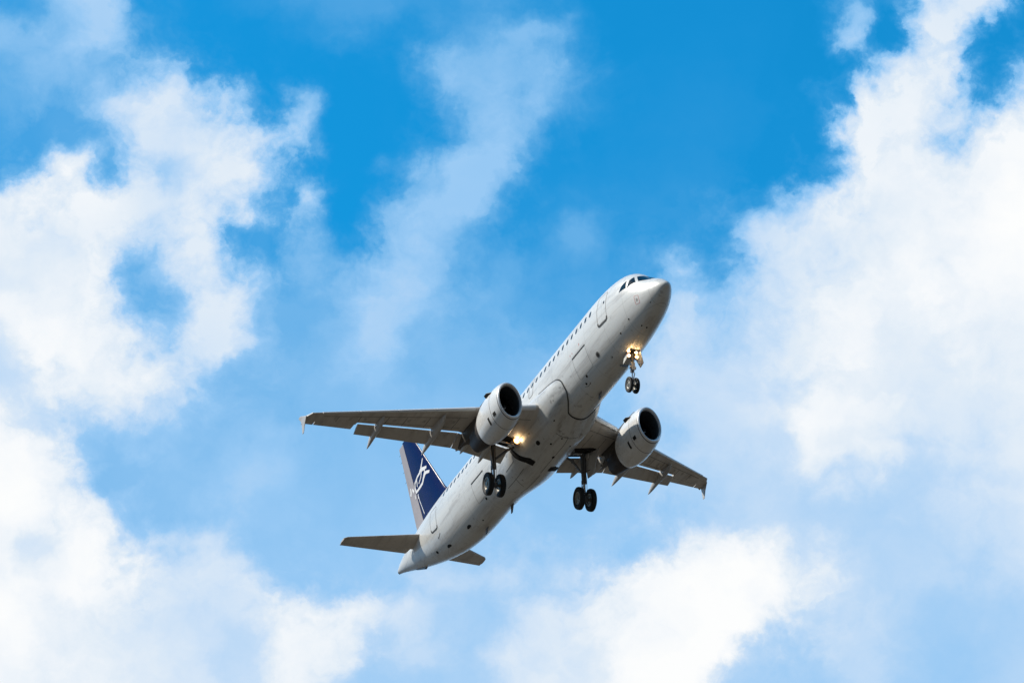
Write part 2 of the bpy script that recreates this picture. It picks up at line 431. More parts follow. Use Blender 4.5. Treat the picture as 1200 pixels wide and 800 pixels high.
DEG = 180.0 / pi / 2.02          # degrees of skin per metre of girth
def skin_patch(poly, off=0.008, surf=fus, rings=6, thick=0.02):
    """raised, solid patch that follows the skin; poly in (X, beta)"""
    mb = MB(); poly = resample(poly, 0.8); n = len(poly)
    cx = sum(p[0] for p in poly) / n; cy = sum(p[1] for p in poly) / n
    vs = []
    for k in range(rings, 0, -1):
        s = k / rings
        vs += [surf(cx + (x - cx) * s, cy + (y - cy) * s, off) for x, y in poly]
    vs.append(surf(cx, cy, off))
    fs = []
    for k in range(rings - 1):
        for j in range(n): fs.append((k * n + j, k * n + (j + 1) % n, (k + 1) * n + (j + 1) % n, (k + 1) * n + j))
    o = (rings - 1) * n
    for j in range(n): fs.append((o + j, o + (j + 1) % n, rings * n))
    # rim going down into the skin
    b = len(vs); vs += [surf(x, y, -thick) for x, y in poly]
    for j in range(n): fs.append((j, b + j, b + (j + 1) % n, (j + 1) % n))
    mb.add(vs, fs); return mb

def skin_band(poly, width, off=0.01, surf=fus, closed=True, thick=0.02, mb=None):
    """raised strip that follows a line on the skin; poly in (X, beta), width in metres"""
    mb = mb or MB()
    P = [(x, b / DEG) for x, b in poly]
    if closed: P = resample(P, 0.12)
    else:
        Q = []
        for p, q in zip(P, P[1:]):
            k = max(1, int(math.hypot(q[0] - p[0], q[1] - p[1]) / 0.12))
            Q += [(p[0] + (q[0] - p[0]) * j / k, p[1] + (q[1] - p[1]) * j / k) for j in range(k)]
        P = Q + [P[-1]]
    n = len(P); secs = []
    for i in range(n):
        a = P[(i - 1) % n] if closed or i else P[0]; c = P[(i + 1) % n] if closed or i < n - 1 else P[-1]
        t = (c[0] - a[0], c[1] - a[1]); L = math.hypot(*t) or 1
        nx, ny = -t[1] / L * width / 2, t[0] / L * width / 2
        A = (P[i][0] + nx, (P[i][1] + ny) * DEG); B = (P[i][0] - nx, (P[i][1] - ny) * DEG)
        secs.append([surf(*A, -thick), surf(*A, off), surf(*B, off), surf(*B, -thick)])
    if closed: secs.append(secs[0])
    mb.loft(secs, closed=False, cap=False)
    return mb

# cabin windows, both sides
WX = [6.69 + 0.5985 * i for i in range(36)]
for s in (-1, 1):
    for x in WX:
        poly = [(x + a, s * (117.0 + 0.30 * (x - 6.69) + b * DEG)) for a, b in rrect(0.12, 0.18, 0.115, 4)]
        skin_patch(poly, 0.006, rings=2).build("cabin_window", M['glass'], FUS)

# cockpit panes
def pane(corners, name="cockpit_window"):
    for s in (-1, 1):
        skin_patch([(x, s * b) for x, b in corners], 0.012, rings=5).build(name, M['glass'], FUS)
pane([(3.43, 109), (2.83, 113), (2.90, 131), (3.24, 121)])
pane([(2.71, 112), (2.12, 129.5), (2.43, 145), (2.64, 133)])
pane([(1.95, 134), (1.18, 153), (1.16, 173), (1.95, 173), (2.27, 150)])

# doors
def door(x0, x1, b0, b1, name, r=0.14, line=0.035, sill_shadow=0.0, mat='greyline', panel=False):
    cx, cy = (x0 + x1) / 2, (b0 + b1) / 2 / DEG
    for s in (-1, 1):
        out = [(cx + a, s * (cy + b) * DEG) for a, b in rrect((x1 - x0) / 2, (b1 - b0) / 2 / DEG, r)]
        d = skin_band(out, line, 0.006).build(name, M[mat], FUS)
        if sill_shadow:
            pts = [(x0 + 0.0, s * (b0 + 5)), (x0 + .03, s * (b0 + 1.5)), (x0 + .14, s * b0), (x1 - .14, s * b0), (x1 - .03, s * (b0 + 1.5)), (x1, s * (b0 + 5))]
            skin_band(pts, sill_shadow, 0.02, closed=False).build("door_sill_shadow", M['seal'], FUS)  # black strip paints the gap and shadow below the door lip
door(4.80, 5.80, 82, 132, "passenger_door", sill_shadow=0.11)
door(28.8, 29.85, 74, 116, "service_door", sill_shadow=0.09)
door(14.26, 14.80, 99, 131, "emergency_exit", r=0.12, line=0.05)
for s in (-1, 1):
    skin_patch([(5.05 + a, s * (113 + b * DEG)) for a, b in rrect(0.06, 0.09, 0.05, 3)], 0.01, rings=2).build("door_window", M['glass'], FUS)
# cargo doors, starboard side: dark hinge line above a faint outline
def cargo(x0, x1, b0, b1):
    cx, cy = (x0 + x1) / 2, -(b0 + b1) / 2 / DEG
    out = [(cx + a, (cy + b) * DEG) for a, b in rrect((x1 - x0) / 2, (b1 - b0) / 2 / DEG, 0.1)]
    mb = skin_band(out, 0.02, 0.004)
    mb.build("cargo_door", M['greyline'], FUS)
    skin_band([(x0, -b1), (x1, -b1)], 0.06, 0.02, closed=False).build("cargo_hinge", M['seal'], FUS)
cargo(7.55, 9.15, 46, 81)
cargo(21.66, 23.33, 46, 80)

# small belly fittings
def dot(x, b, r, mat='dark', name="vent", off=0.008, ax=1.0):
    poly = [(x + r * ax * cos(2 * pi * i / 12), b + r * sin(2 * pi * i / 12) * DEG) for i in range(12)]
    return skin_patch(poly, off, rings=2).build(name, M[mat], FUS)
def belly_details():
    dot(6.74, -52, 0.17, 'greyline', "outflow_plate", 0.006); dot(6.74, -52, 0.11, 'dark', "vent", 0.012)
    for x, b, r in ((8.54, -43, .085), (8.96, -35, .075), (3.13, -55, .055), (4.22, -47, .06), (2.67, -25, .055), (2.59, -11, .065),
                    (1.22, -50, .045), (22.45, -42, .09), (30.36, -35, .14), (5.9, -30, .04), (24.1, -20, .06), (8.7, -30, .04)):
        dot(x, b, r)
    for x, b, r in ((25.5, -33, .2), (28.58, -32, .22)):
        poly = [(x + r * 1.3 * cos(a) * (1 if sin(a) > 0 else 1.0), b + (r * 0.55 * sin(a) + 0.25 * r * cos(a) ** 2) * DEG) for a in [2 * pi * i / 14 for i in range(14)]]
        skin_patch(poly, 0.01, rings=2).build("air_inlet", M['dark'], FUS)
    skin_band([(28.7, -63), (28.9, -60), (29.25, -57)], 0.07, 0.006, closed=False).build("drain_stain", M['greyline'], FUS)
    skin_band([(8.6, -31), (8.95, -29), (9.2, -33)], 0.03, 0.006, closed=False).build("access_panel", M['greyline'], FUS)
    # markings: service panel by the cockpit
    o = [(2.0 + a, -(80 + b * DEG)) for a, b in rrect(0.16, 0.36, 0.05, 3)]
    skin_band(o, 0.035, 0.006).build("placard_border", M['pinkmark'], FUS)
    mb = skin_band([(2.06, -76), (1.96, -78), (1.96, -82), (2.06, -84)], 0.06, 0.006, closed=False)
    skin_band([(1.98, -80), (2.08, -80)], 0.05, 0.007, closed=False, mb=mb)
    mb.build("placard_mark", M['greyline'], FUS)
    for x, b, h in ((8.15, -88, .14), (9.05, -87.5, .08), (9.3, -87, .1)):
        skin_band([(x, b), (x, b - h * DEG)], 0.07, 0.005, closed=False).build("placard", M['pinkmark'], FUS)
    # blade antennas and drain mast under the belly
    for x, y, h in ((8.93, 0.0, .28), (21.7, 0.45, .40), (24.6, 0.0, .3)):
        mb = MB(); z = BOT(x) + .03
        mb.plate([(x - .18, y, z), (x + .22, y, z), (x + .30, y, z - h), (x + .12, y, z - h)], (0, .05, 0))
        mb.build("antenna", M['strut'], FUS, smooth=False)
    # tail end: exhaust of the auxiliary power unit and the tail bumper
    mb = MB(); mb.lathe((37.38, 0, 1.23), [(-.1, .10), (.13, .13), (.14, .10), (0, .08)], n=20)
    mb.build("exhaust_pipe", M['core'], FUS)
    mb = MB(); mb.plate([(33.3, 0, -.26), (35.0, 0, .33), (34.9, 0, .20), (33.6, 0, -.32)], (0, .16, 0))
    mb.build("tail_bumper", M['strut'], FUS, smooth=False)
belly_details()

# ---------------------------------------------------------------- belly fairing
FR = pchip([0, 12, 25, 32, 42, 55, 68, 78, 84, 88, 92], [11.85, 11.85, 11.8, 11.5, 11.05, 10.75, 10.8, 11.15, 12.2, 13.5, 14.2])
RR = pchip([0, 30, 60, 80, 92], [21.9, 22.0, 21.6, 20.6, 19.6])
HH = pchip([0, 25, 45, 65, 80, 92], [.46, .48, .56, .56, .44, .12])
def smooth(t): t = max(0.0, min(1.0, t)); return t * t * (3 - 2 * t)
def fair(X, beta, off=0.0):
    b = abs(beta); f, r = FR(b), RR(b)
    up = smooth((X - f) / 2.2) ** 0.75 if X > f else 0.0
    h = HH(b) * up * smooth((r - X) / 4.2)
    h += 0.035 * smooth((X - f) / 0.05)
    return fus(X, beta, h + off)
def fairing():
    mb = MB(); N = 92; secs = []
    for j in range(N + 1):
        b = -92 + 184 * j / N; f, r = FR(abs(b)), RR(abs(b)); row = [fus(f, b, -0.03)]
        for i in range(61):
            t = i / 60; t = t ** 1.5
            row.append(fair(f + 0.001 + (r - f) * t, b))
        row.append(fus(r + .01, b, -0.03))
        secs.append(row)
    mb.loft(secs, closed=False, cap=False)
    o = mb.build("belly_fairing", M['fairing'], plane)
    edge = [(FR(abs(b)) - .01, b) for b in [-88 + 176 * i / 120 for i in range(121)]]
    skin_band(edge, 0.07, 0.035, closed=False).build("fairing_seal", M['seal'], o)
    # openings of the wheel wells, each a curved dark slot
    for s in (-1, 1):
        i0, o0 = (22, 60) if s < 0 else (7, 50)
        bb = lambda t: s * (i0 + (o0 - i0) * t)
        poly = [(17.2, bb(1)), (16.85, bb(.65)), (16.3, bb(.28)), (16.25, bb(.02)), (16.7, bb(0)), (16.85, bb(.3)), (17.35, bb(.72)), (17.5, bb(1))]
        skin_patch(poly, 0.012, surf=fair, rings=6).build("wheel_well", M['dark'], o)
    for (x, b, r, nm) in ((14.85, -38, .15, "vent"), (14.2, -22, .07, "vent"), (15.2, -3, .10, "drain"), (13.4, -12, .05, "drain"), (13.9, 12, .06, "drain"), (12.6, -40, .05, "drain")):
        poly = [(x + r * 1.2 * cos(2 * pi * i / 12), b + r * .8 * sin(2 * pi * i / 12) * DEG) for i in range(12)]
        skin_patch(poly, 0.01, surf=fair, rings=2).build(nm, M['dark'], o)
    # panel joints of the gear doors
    for pts in ([(17.4, -30), (20.0, -26)], [(17.2, 0), (19.8, 0)], [(13.2, -2), (17.0, -2)], [(17.6, -48), (18.9, -46)], [(13.3, -26), (13.2, 18)], [(18.6, -30), (18.9, -8)]):
        skin_band(pts, 0.03, 0.006, surf=fair, closed=False).build("panel_gap", M['greyline'], o)
    return o
FAIR = fairing()

# ---------------------------------------------------------------- wings
TH = math.tan(radians(5.1))
def wLE(y): return 12.08 + 0.455 * y
def wTE(y): return 18.6 if y < 6.4 else 18.6 + 0.230 * (y - 6.4)
def wZ(y): return -1.0 + TH * (y - 1.98)
def wT(y): return 0.15 - 0.03 * min(1, (y - 1.5) / 4.9) if y < 6.4 else 0.12 - 0.015 * (y - 6.4) / 10.2
def thick(x): return 5 * (.2969 * sqrt(max(x, 0)) - .126 * x - .3516 * x * x + .2843 * x ** 3 - .1036 * x ** 4)
def camber(x): return 0.018 * sin(pi * min(1, x ** 0.8)) + 0.012 * x * (1 - x)
def wpt(s, y, x, up, grow=0.0):
    """point of the wing surface; x fraction of chord, up +1/-1"""
    c = wTE(y) - wLE(y)
    tw = radians(3.0 - 4.0 * (y - 2) / 14.6)
    z = c * (camber(x) + up * (thick(x) * wT(y) + grow / c))
    return (wLE(y) + x * c, s * y, wZ(y) + z - (x - 0.4) * c * math.tan(tw) * 0.6)
def wbox(y): return (17.35 if y < 6.4 else 17.35 + 0.283 * (y - 6.4))     # end of the fixed wing ahead of the flaps
def frac(y, X): return (X - wLE(y)) / (wTE(y) - wLE(y))
XS = [0, .004, .012, .03, .06, .1, .16, .24, .34, .45, .56, .66, .76, .86, .94, 1]
def wsec(s, y, x0, x1, grow=0.0):
    xs = [x0 + (x1 - x0) * x for x in XS]
    up = [wpt(s, y, x, 1, grow) for x in xs]; lo = [wpt(s, y, x, -1, grow) for x in xs]
    return up[::-1] + (lo[1:] if x0 == 0 else lo)

def canoe(s, y, x0, x1, w, h, parent, droop):
    """pod around a flap track: pointed at both ends, hanging under the wing"""
    mb = MB(); secs = []
    n = 20
    for i in range(17):
        t = i / 16
        r = (sin(pi * min(1, t * 1.0) ** 0.85)) ** 0.75 if 0 < t < 1 else 0.02
        X = x0 + (x1 - x0) * t
        zl = wpt(s, y, min(0.98, max(0.1, frac(y, X))), -1)[2]
        z = zl - 0.10 - droop * max(0, t - 0.5) ** 1.3
        yy = y - 0.14 * (t - .3)
        secs.append([(X, s * (yy + w * r * sin(2 * pi * k / n)), z - h * r * 0.35 + h * r * cos(2 * pi * k / n)) for k in range(n)])
    mb.loft(secs); mb.build("flap_track_fairing", M['canoe'], parent)

def wing(s):
    mb = MB()
    ys = [1.3, 1.98, 2.8, 3.6, 4.6, 5.6, 6.4, 7.4, 8.6, 10, 11.5, 12.6, 13.45]
    mb.loft([wsec(s, y, 0, frac(y, wbox(y))) for y in ys])
    ys2 = [13.45, 14.5, 15.6, 16.25]
    mb.loft([wsec(s, y, 0, 0.70) for y in ys2])
    mb.loft([wsec(s, y, 0, 1.0) for y in (16.25, 16.5, 16.75)])
    W = mb.build("wing", M['wing'], plane, angle=30)
    # slats, slid a little forward and down
    for y0, y1 in ((2.5, 5.05), (6.35, 8.8), (8.84, 11.25), (11.29, 13.7), (13.74, 16.1)):
        mb = MB(); secs = []
        for i in range(7):
            y = y0 + (y1 - y0) * i / 6; c = wTE(y) - wLE(y); k = 0.13 if y > 6 else 0.10
            up = [wpt(s, y, k * 1.25 * x, 1, .012) for x in XS]; lo = [wpt(s, y, k * 0.22 * x, -1, .012) for x in XS]
            sec = up[::-1] + lo[1:]
            secs.append([(p[0] - 0.06 - 0.01 * c, p[1], p[2] - 0.02 - 0.006 * c) for p in sec])
        mb.loft(secs); mb.build("slat", M['slat'], W)
    # flaps, let down
    def flap(y0, y1, ang, name="flap"):
        mb = MB(); secs = []
        for i in range(9):
            y = y0 + (y1 - y0) * i / 8
            xb = wbox(y) + 0.085; xe = wTE(y) - 0.02; c = xe - xb
            zb = wpt(s, y, frac(y, wbox(y)), -1)[2] - 0.065
            a = radians(ang); sec = []
            pr = [(x, c * 0.13 * thick(x) * 2 ** .5) for x in XS]
            for x, t in [(x, t) for x, t in pr[::-1]] + [(x, -t * .6) for x, t in pr[1:]]:
                px, pz = x * c, t + 0.03
                sec.append((xb + px * cos(a) + pz * sin(a), s * y, zb - px * sin(a) + pz * cos(a)))
            secs.append(sec)
        mb.loft(secs); return mb.build(name, M['flap'], W)
    flap(2.35, 6.37, 15); flap(6.42, 13.35, 15)
    # aileron
    mb = MB()
    mb.loft([wsec(s, y, 0.715, 1.0) for y in (13.52, 14.5, 15.5, 16.2)]); mb.build("aileron", M['flap'], W)
    # flap track fairings
    canoe(s, 12.05, 17.75, 20.85, .21, .27, W, 1.0)
    canoe(s, 8.15, 15.9, 19.9, .25, .31, W, 1.0)
    canoe(s, 5.65, 15.9, 18.75, .25, .30, W, .9)
    canoe(s, 4.0, 16.6, 19.1, .24, .30, W, .9)
    # wingtip fence: swept plate above and below the tip
    mb = MB(); y = 16.75
    tip = [wpt(s, 16.75, x, 1) for x in XS[::-1]] + [wpt(s, 16.75, x, -1) for x in XS[1:]]
    tip2 = [(max(p[0], 20.05) + .16 if p[0] < 20.3 else p[0] + .16, s * 17.02, p[2] * .7 + wZ(17) * .3) for p in tip]
    mb.loft([tip, tip2]); mb.build('wing_tip', M['wing'], W)
    y = 17.04; z = wZ(y); mb = MB()
    def fsec(X0_, X1_, zz, th):
        c = X1_ - X0_
        return [(X0_ + c * x, s * (y + th * thick(x) * 2), zz) for x in XS[::-1]] + [(X0_ + c * x, s * (y - th * thick(x) * 2), zz) for x in XS[1:]]
    mb.loft([fsec(20.72, 20.95, z - .66, .02), fsec(20.5, 20.95, z - .33, .03), fsec(20.15, 20.98, z, .05), fsec(20.6, 21.15, z + .2, .03), fsec(21.05, 21.35, z + .4, .02)])
    mb.build("wingtip_fence", M['canoe'], W)
    # landing lamp under the root
    lp = (16.3, s * 2.34, -1.26)
    if True:
        mb = MB(); mb.lathe((16.28, s * 2.36, -1.34), [(-.06, .02), (-.06, .17), (.0, .19), (.16, .12), (.16, .02)], n=20, cap=True)
        mb.build("landing_light", M['strut'], W)
        if s < 0:
            lamp((16.21, s * 2.36, -1.34), .20, W, "landing_light_lens")
    # skin joints under the wing
    def wband(pts, w, nm="panel_gap"):
        mb = MB(); P = []
        for p, q in zip(pts, pts[1:]):
            k = 10; P += [(p[0] + (q[0] - p[0]) * j / k, p[1] + (q[1] - p[1]) * j / k) for j in range(k)]
        P.append(pts[-1]); secs = []
        span = abs(pts[-1][0] - pts[0][0]) > 1.0
        for y, x in P:
            c = wTE(y) - wLE(y); dx, dy = (w / 2 / c, 0) if span else (0, w / 2)
            secs.append([wpt(s, y - dy, x - dx, -1, -.02), wpt(s, y - dy, x - dx, -1, .006), wpt(s, y + dy, x + dx, -1, .006), wpt(s, y + dy, x + dx, -1, -.02)])
        mb.loft(secs, closed=False, cap=False); mb.build(nm, M['winggap'], W)
    wband([(2.4, .17), (6.2, .17)], .03); wband([(6.5, .20), (15.9, .22)], .03); wband([(6.5, .54), (13.2, .50)], .025)
    for yy in (3.1, 4.6, 7.0, 8.9, 10.4, 11.6, 13.45, 14.9): wband([(yy, .22), (yy, .60)], .03)
    # rows of small access plates under the wing
    for i in range(9):
        y = 7.2 + i * 0.98; c = wTE(y) - wLE(y)
        p = [wpt(s, y + dy, .36 + dx / c, -1, 0.006) for dx, dy in ((-.16, -.1), (.16, -.1), (.16, .1), (-.16, .1))]
        q = [wpt(s, y + dy, .36 + dx / c, -1, -0.02) for dx, dy in ((-.16, -.1), (.16, -.1), (.16, .1), (-.16, .1))]
        mb = MB(); mb.add(p + q, [(0, 1, 2, 3), (0, 1, 5, 4), (1, 2, 6, 5), (2, 3, 7, 6), (3, 0, 4, 7)]); mb.build("access_panel", M['plate'], W, smooth=False)
    return W

def lamp(p, r, parent, name):
    """lit lamp facing forward: ring glowing wide to imitate its glare halo, with a brighter core"""
    mb = MB(); n = 20
    ring = lambda X, rr: [(X, p[1] + rr * sin(2 * pi * i / n) / SY, p[2] + rr * cos(2 * pi * i / n) / SZ) for i in range(n)]
    mb.loft([ring(p[0], r), ring(p[0] - .05, r * .97), ring(p[0] - .02, r * .62)], cap=False, mi=0)
    mb.loft([ring(p[0] - .02, r * .62), ring(p[0] - .07, r * .45), ring(p[0] - .09, r * .05)], cap=True, mi=1)
    mb.build(name, [M['lens'], M['bulb']], parent)  # 'lens' is the glowing ring that paints the glare halo
    ld = D.lights.new("lamp_glow", 'POINT'); ld.energy = 2.2; ld.color = (1, .62, .25); ld.shadow_soft_size = 0.12
    lo = D.objects.new("lamp_glow", ld); COL.objects.link(lo); lo.parent = parent
    lo.location = loc((p[0] - .35, p[1], p[2]))

WR = wing(-1); WL = wing(1)

# ---------------------------------------------------------------- engines
def engine(s):
    c = (11.45, s * 5.75, -1.80)
    mb = MB()
    mb.lathe(c, [(.14, 1.02), (.4, 1.09), (.8, 1.145), (1.3, 1.175), (1.8, 1.175), (2.2, 1.145), (2.6, 1.08), (2.95, .99), (3.08, .95), (3.08, .915), (2.7, .93), (2.3, .94)], n=72)
    E = mb.build("engine", M['nacelle'], plane)
    mb = MB(); mb.lathe(c, [(.085, .998), (.045, .972), (.012, .94), (0, .91), (.015, .872), (.06, .842), (.12, .828), (.17, .82)], n=72); mb.build("inlet_lip", M['lip'], E)
    mb = MB(); mb.lathe(c, [(.084, .997), (.145, 1.021)], n=72); mb.build("lip_joint", M['greyline'], E)
    mb = MB(); mb.lathe(c, [(.17, .82), (.4, .815), (.8, .85), (1.15, .875), (1.6, .875)], n=64); mb.build("inlet_duct", M['liner'], E)
    # fan
    mb = MB(); nb = 30
    for k in range(nb):
        a0 = 2 * pi * k / nb; secs = []
        for i in range(6):
            t = i / 5; r = .26 + .605 * t; tw = radians(25 + 38 * t); w = .17 + .06 * t
            row = []
            for d, th in ((-1, 0), (0, .012), (1, 0), (0, -.012)):
                ax = d * w * cos(tw); tg = d * w * sin(tw) + th
                a = a0 + tg / r * .55
                row.append((c[0] + 1.25 + ax + th, c[1] + r * sin(a), c[2] + r * cos(a)))
            secs.append(row)
        mb.loft(secs)
    mb.build("fan", M['fan'], E)
    mb = MB(); mb.lathe(c, [(1.5, .87), (1.5, .05)], n=40, cap=True); mb.build("fan_shroud", M['dark'], E)
    mb = MB(); mb.lathe(c, [(.62, .005), (.68, .07), (.8, .14), (.95, .205), (1.1, .25), (1.3, .27)], n=32, cap=True)
    sp = mb.build("spinner", M['spin'], E)
    # white swirl on the spinner, also painting the glint at its tip
    mb = MB(); secs = []
    for i in range(15):
        t = i / 14; a = radians(150 + 150 * t) ; X = .70 + .22 * t
        r = pchip([.62, .68, .8, .95, 1.1], [.005, .07, .14, .205, .25])(X) + .008; w = .09 * sin(pi * min(1, t * 1.1 + .12)) + .03
        secs.append([(c[0] + X - w, c[1] + (r - .02) * sin(a), c[2] + (r - .02) * cos(a)), (c[0] + X, c[1] + (r + .012) * sin(a), c[2] + (r + .012) * cos(a)), (c[0] + X + w, c[1] + (r + .02) * sin(a), c[2] + (r + .02) * cos(a))])
    mb.loft(secs, closed=False, cap=False); mb.build("spinner_glint_mark", M['mark'], E)
    # core, nozzle and plug
    mb = MB(); mb.lathe(c, [(2.5, .80), (3.0, .82), (3.5, .80), (4.1, .70), (4.75, .56), (4.75, .50), (4.3, .52)], n=48); mb.build("core_cowl", M['core'], E)
    mb = MB(); mb.lathe(c, [(4.2, .34), (4.7, .30), (5.1, .18), (5.4, .02)], n=32, cap=True); mb.build("exhaust_plug", M['core'], E)
    # pylon: dark grey and wide aft, painting in shade behind the engine
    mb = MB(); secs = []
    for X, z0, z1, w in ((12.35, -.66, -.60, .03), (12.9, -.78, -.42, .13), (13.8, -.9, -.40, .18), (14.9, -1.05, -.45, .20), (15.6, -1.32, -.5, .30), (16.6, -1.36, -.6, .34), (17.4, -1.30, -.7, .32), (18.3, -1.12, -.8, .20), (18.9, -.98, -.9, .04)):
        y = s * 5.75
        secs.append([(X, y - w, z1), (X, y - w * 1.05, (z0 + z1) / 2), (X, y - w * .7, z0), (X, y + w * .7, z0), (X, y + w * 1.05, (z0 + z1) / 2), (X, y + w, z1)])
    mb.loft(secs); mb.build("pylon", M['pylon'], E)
    # strakes and vents on the cowl
    def cowl(X, a, off=0.0):
        r = pchip([.14, .4, .8, 1.3, 1.8, 2.2, 2.6, 2.95, 3.08], [1.02, 1.09, 1.145, 1.175, 1.175, 1.145, 1.08, .99, .95])(X) + off
        return (c[0] + X, c[1] + r * sin(radians(a)), c[2] + r * cos(radians(a)))
    for sd in (-1, 1):
        a = sd * 52
        mb = MB(); A = [cowl(.75, a, -.02), cowl(1.55, a, -.02), cowl(1.55, a, .20), cowl(1.25, a, .20)]
        t = (0, .03 * cos(radians(a)), -.03 * sin(radians(a))); mb.plate(A, t); mb.build("strake", M['seal'], E, smooth=False)
    def vent(X0_, X1_, a0, a1, nm="vent"):
        mb = MB(); secs = []
        for i in range(5):
            a = a0 + (a1 - a0) * i / 4
            secs.append([cowl(X0_, a, -.02), cowl(X0_, a, .008), cowl(X1_, a, .008), cowl(X1_, a, -.02)])
        mb.loft(secs, closed=False, cap=False); mb.build(nm, M['dark'], E)
    vent(.55, .82, -124, -114); vent(1.28, 1.44, -133, -112)
    vent(1.9, 2.05, 140, 150, "drain")
    vent(2.58, 2.60, -175, 175, "cowl_joint") if False else None
    mb = MB(); secs = []
    for i in range(73):
        a = -180 + 5 * i; secs.append([cowl(.93, a, -.01), cowl(.93, a, .004), cowl(.955, a, .004), cowl(.955, a, -.01)])
    mb.loft(secs, closed=False, cap=False); mb.build("cowl_joint", M['greyline'], E)
    return E
engine(-1); engine(1)

# ---------------------------------------------------------------- tail
def foil(X0_, X1_, x0, x1, tc, place, grow=0.0):
    c = X1_ - X0_; xs = [x0 + (x1 - x0) * x for x in XS]
    up = [place(X0_ + c * x, c * (tc * thick(x)) + grow) for x in xs]; lo = [place(X0_ + c * x, -c * (tc * thick(x)) - grow) for x in xs]
    return up[::-1] + (lo[1:] if x0 == 0 else lo)
T6 = math.tan(radians(6))
def stabilizer(s):
    le = lambda y: 31.37 + .518 * y; te = lambda y: 34.2 + .235 * y
    zz = lambda y: .75 + T6 * y
    mb = MB(); ys = (.3, 1, 2, 3.2, 4.4, 5.5, 6.1, 6.3)
    mb.loft([foil(le(y) + (.12 if y > 6.2 else 0), te(y), 0, .70, .10, lambda X, t, y=y: (X, s * y, zz(y) + t)) for y in ys])
    S = mb.build("horizontal_stabilizer", M['wing'], plane)
    mb = MB(); mb.loft([foil(le(y), te(y), .715, 1, .10, lambda X, t, y=y: (X, s * y, zz(y) + t)) for y in (1.15, 2, 3.2, 4.4, 5.5, 6.25)])
    mb.build("elevator", M['flap'], S)
stabilizer(-1); stabilizer(1)

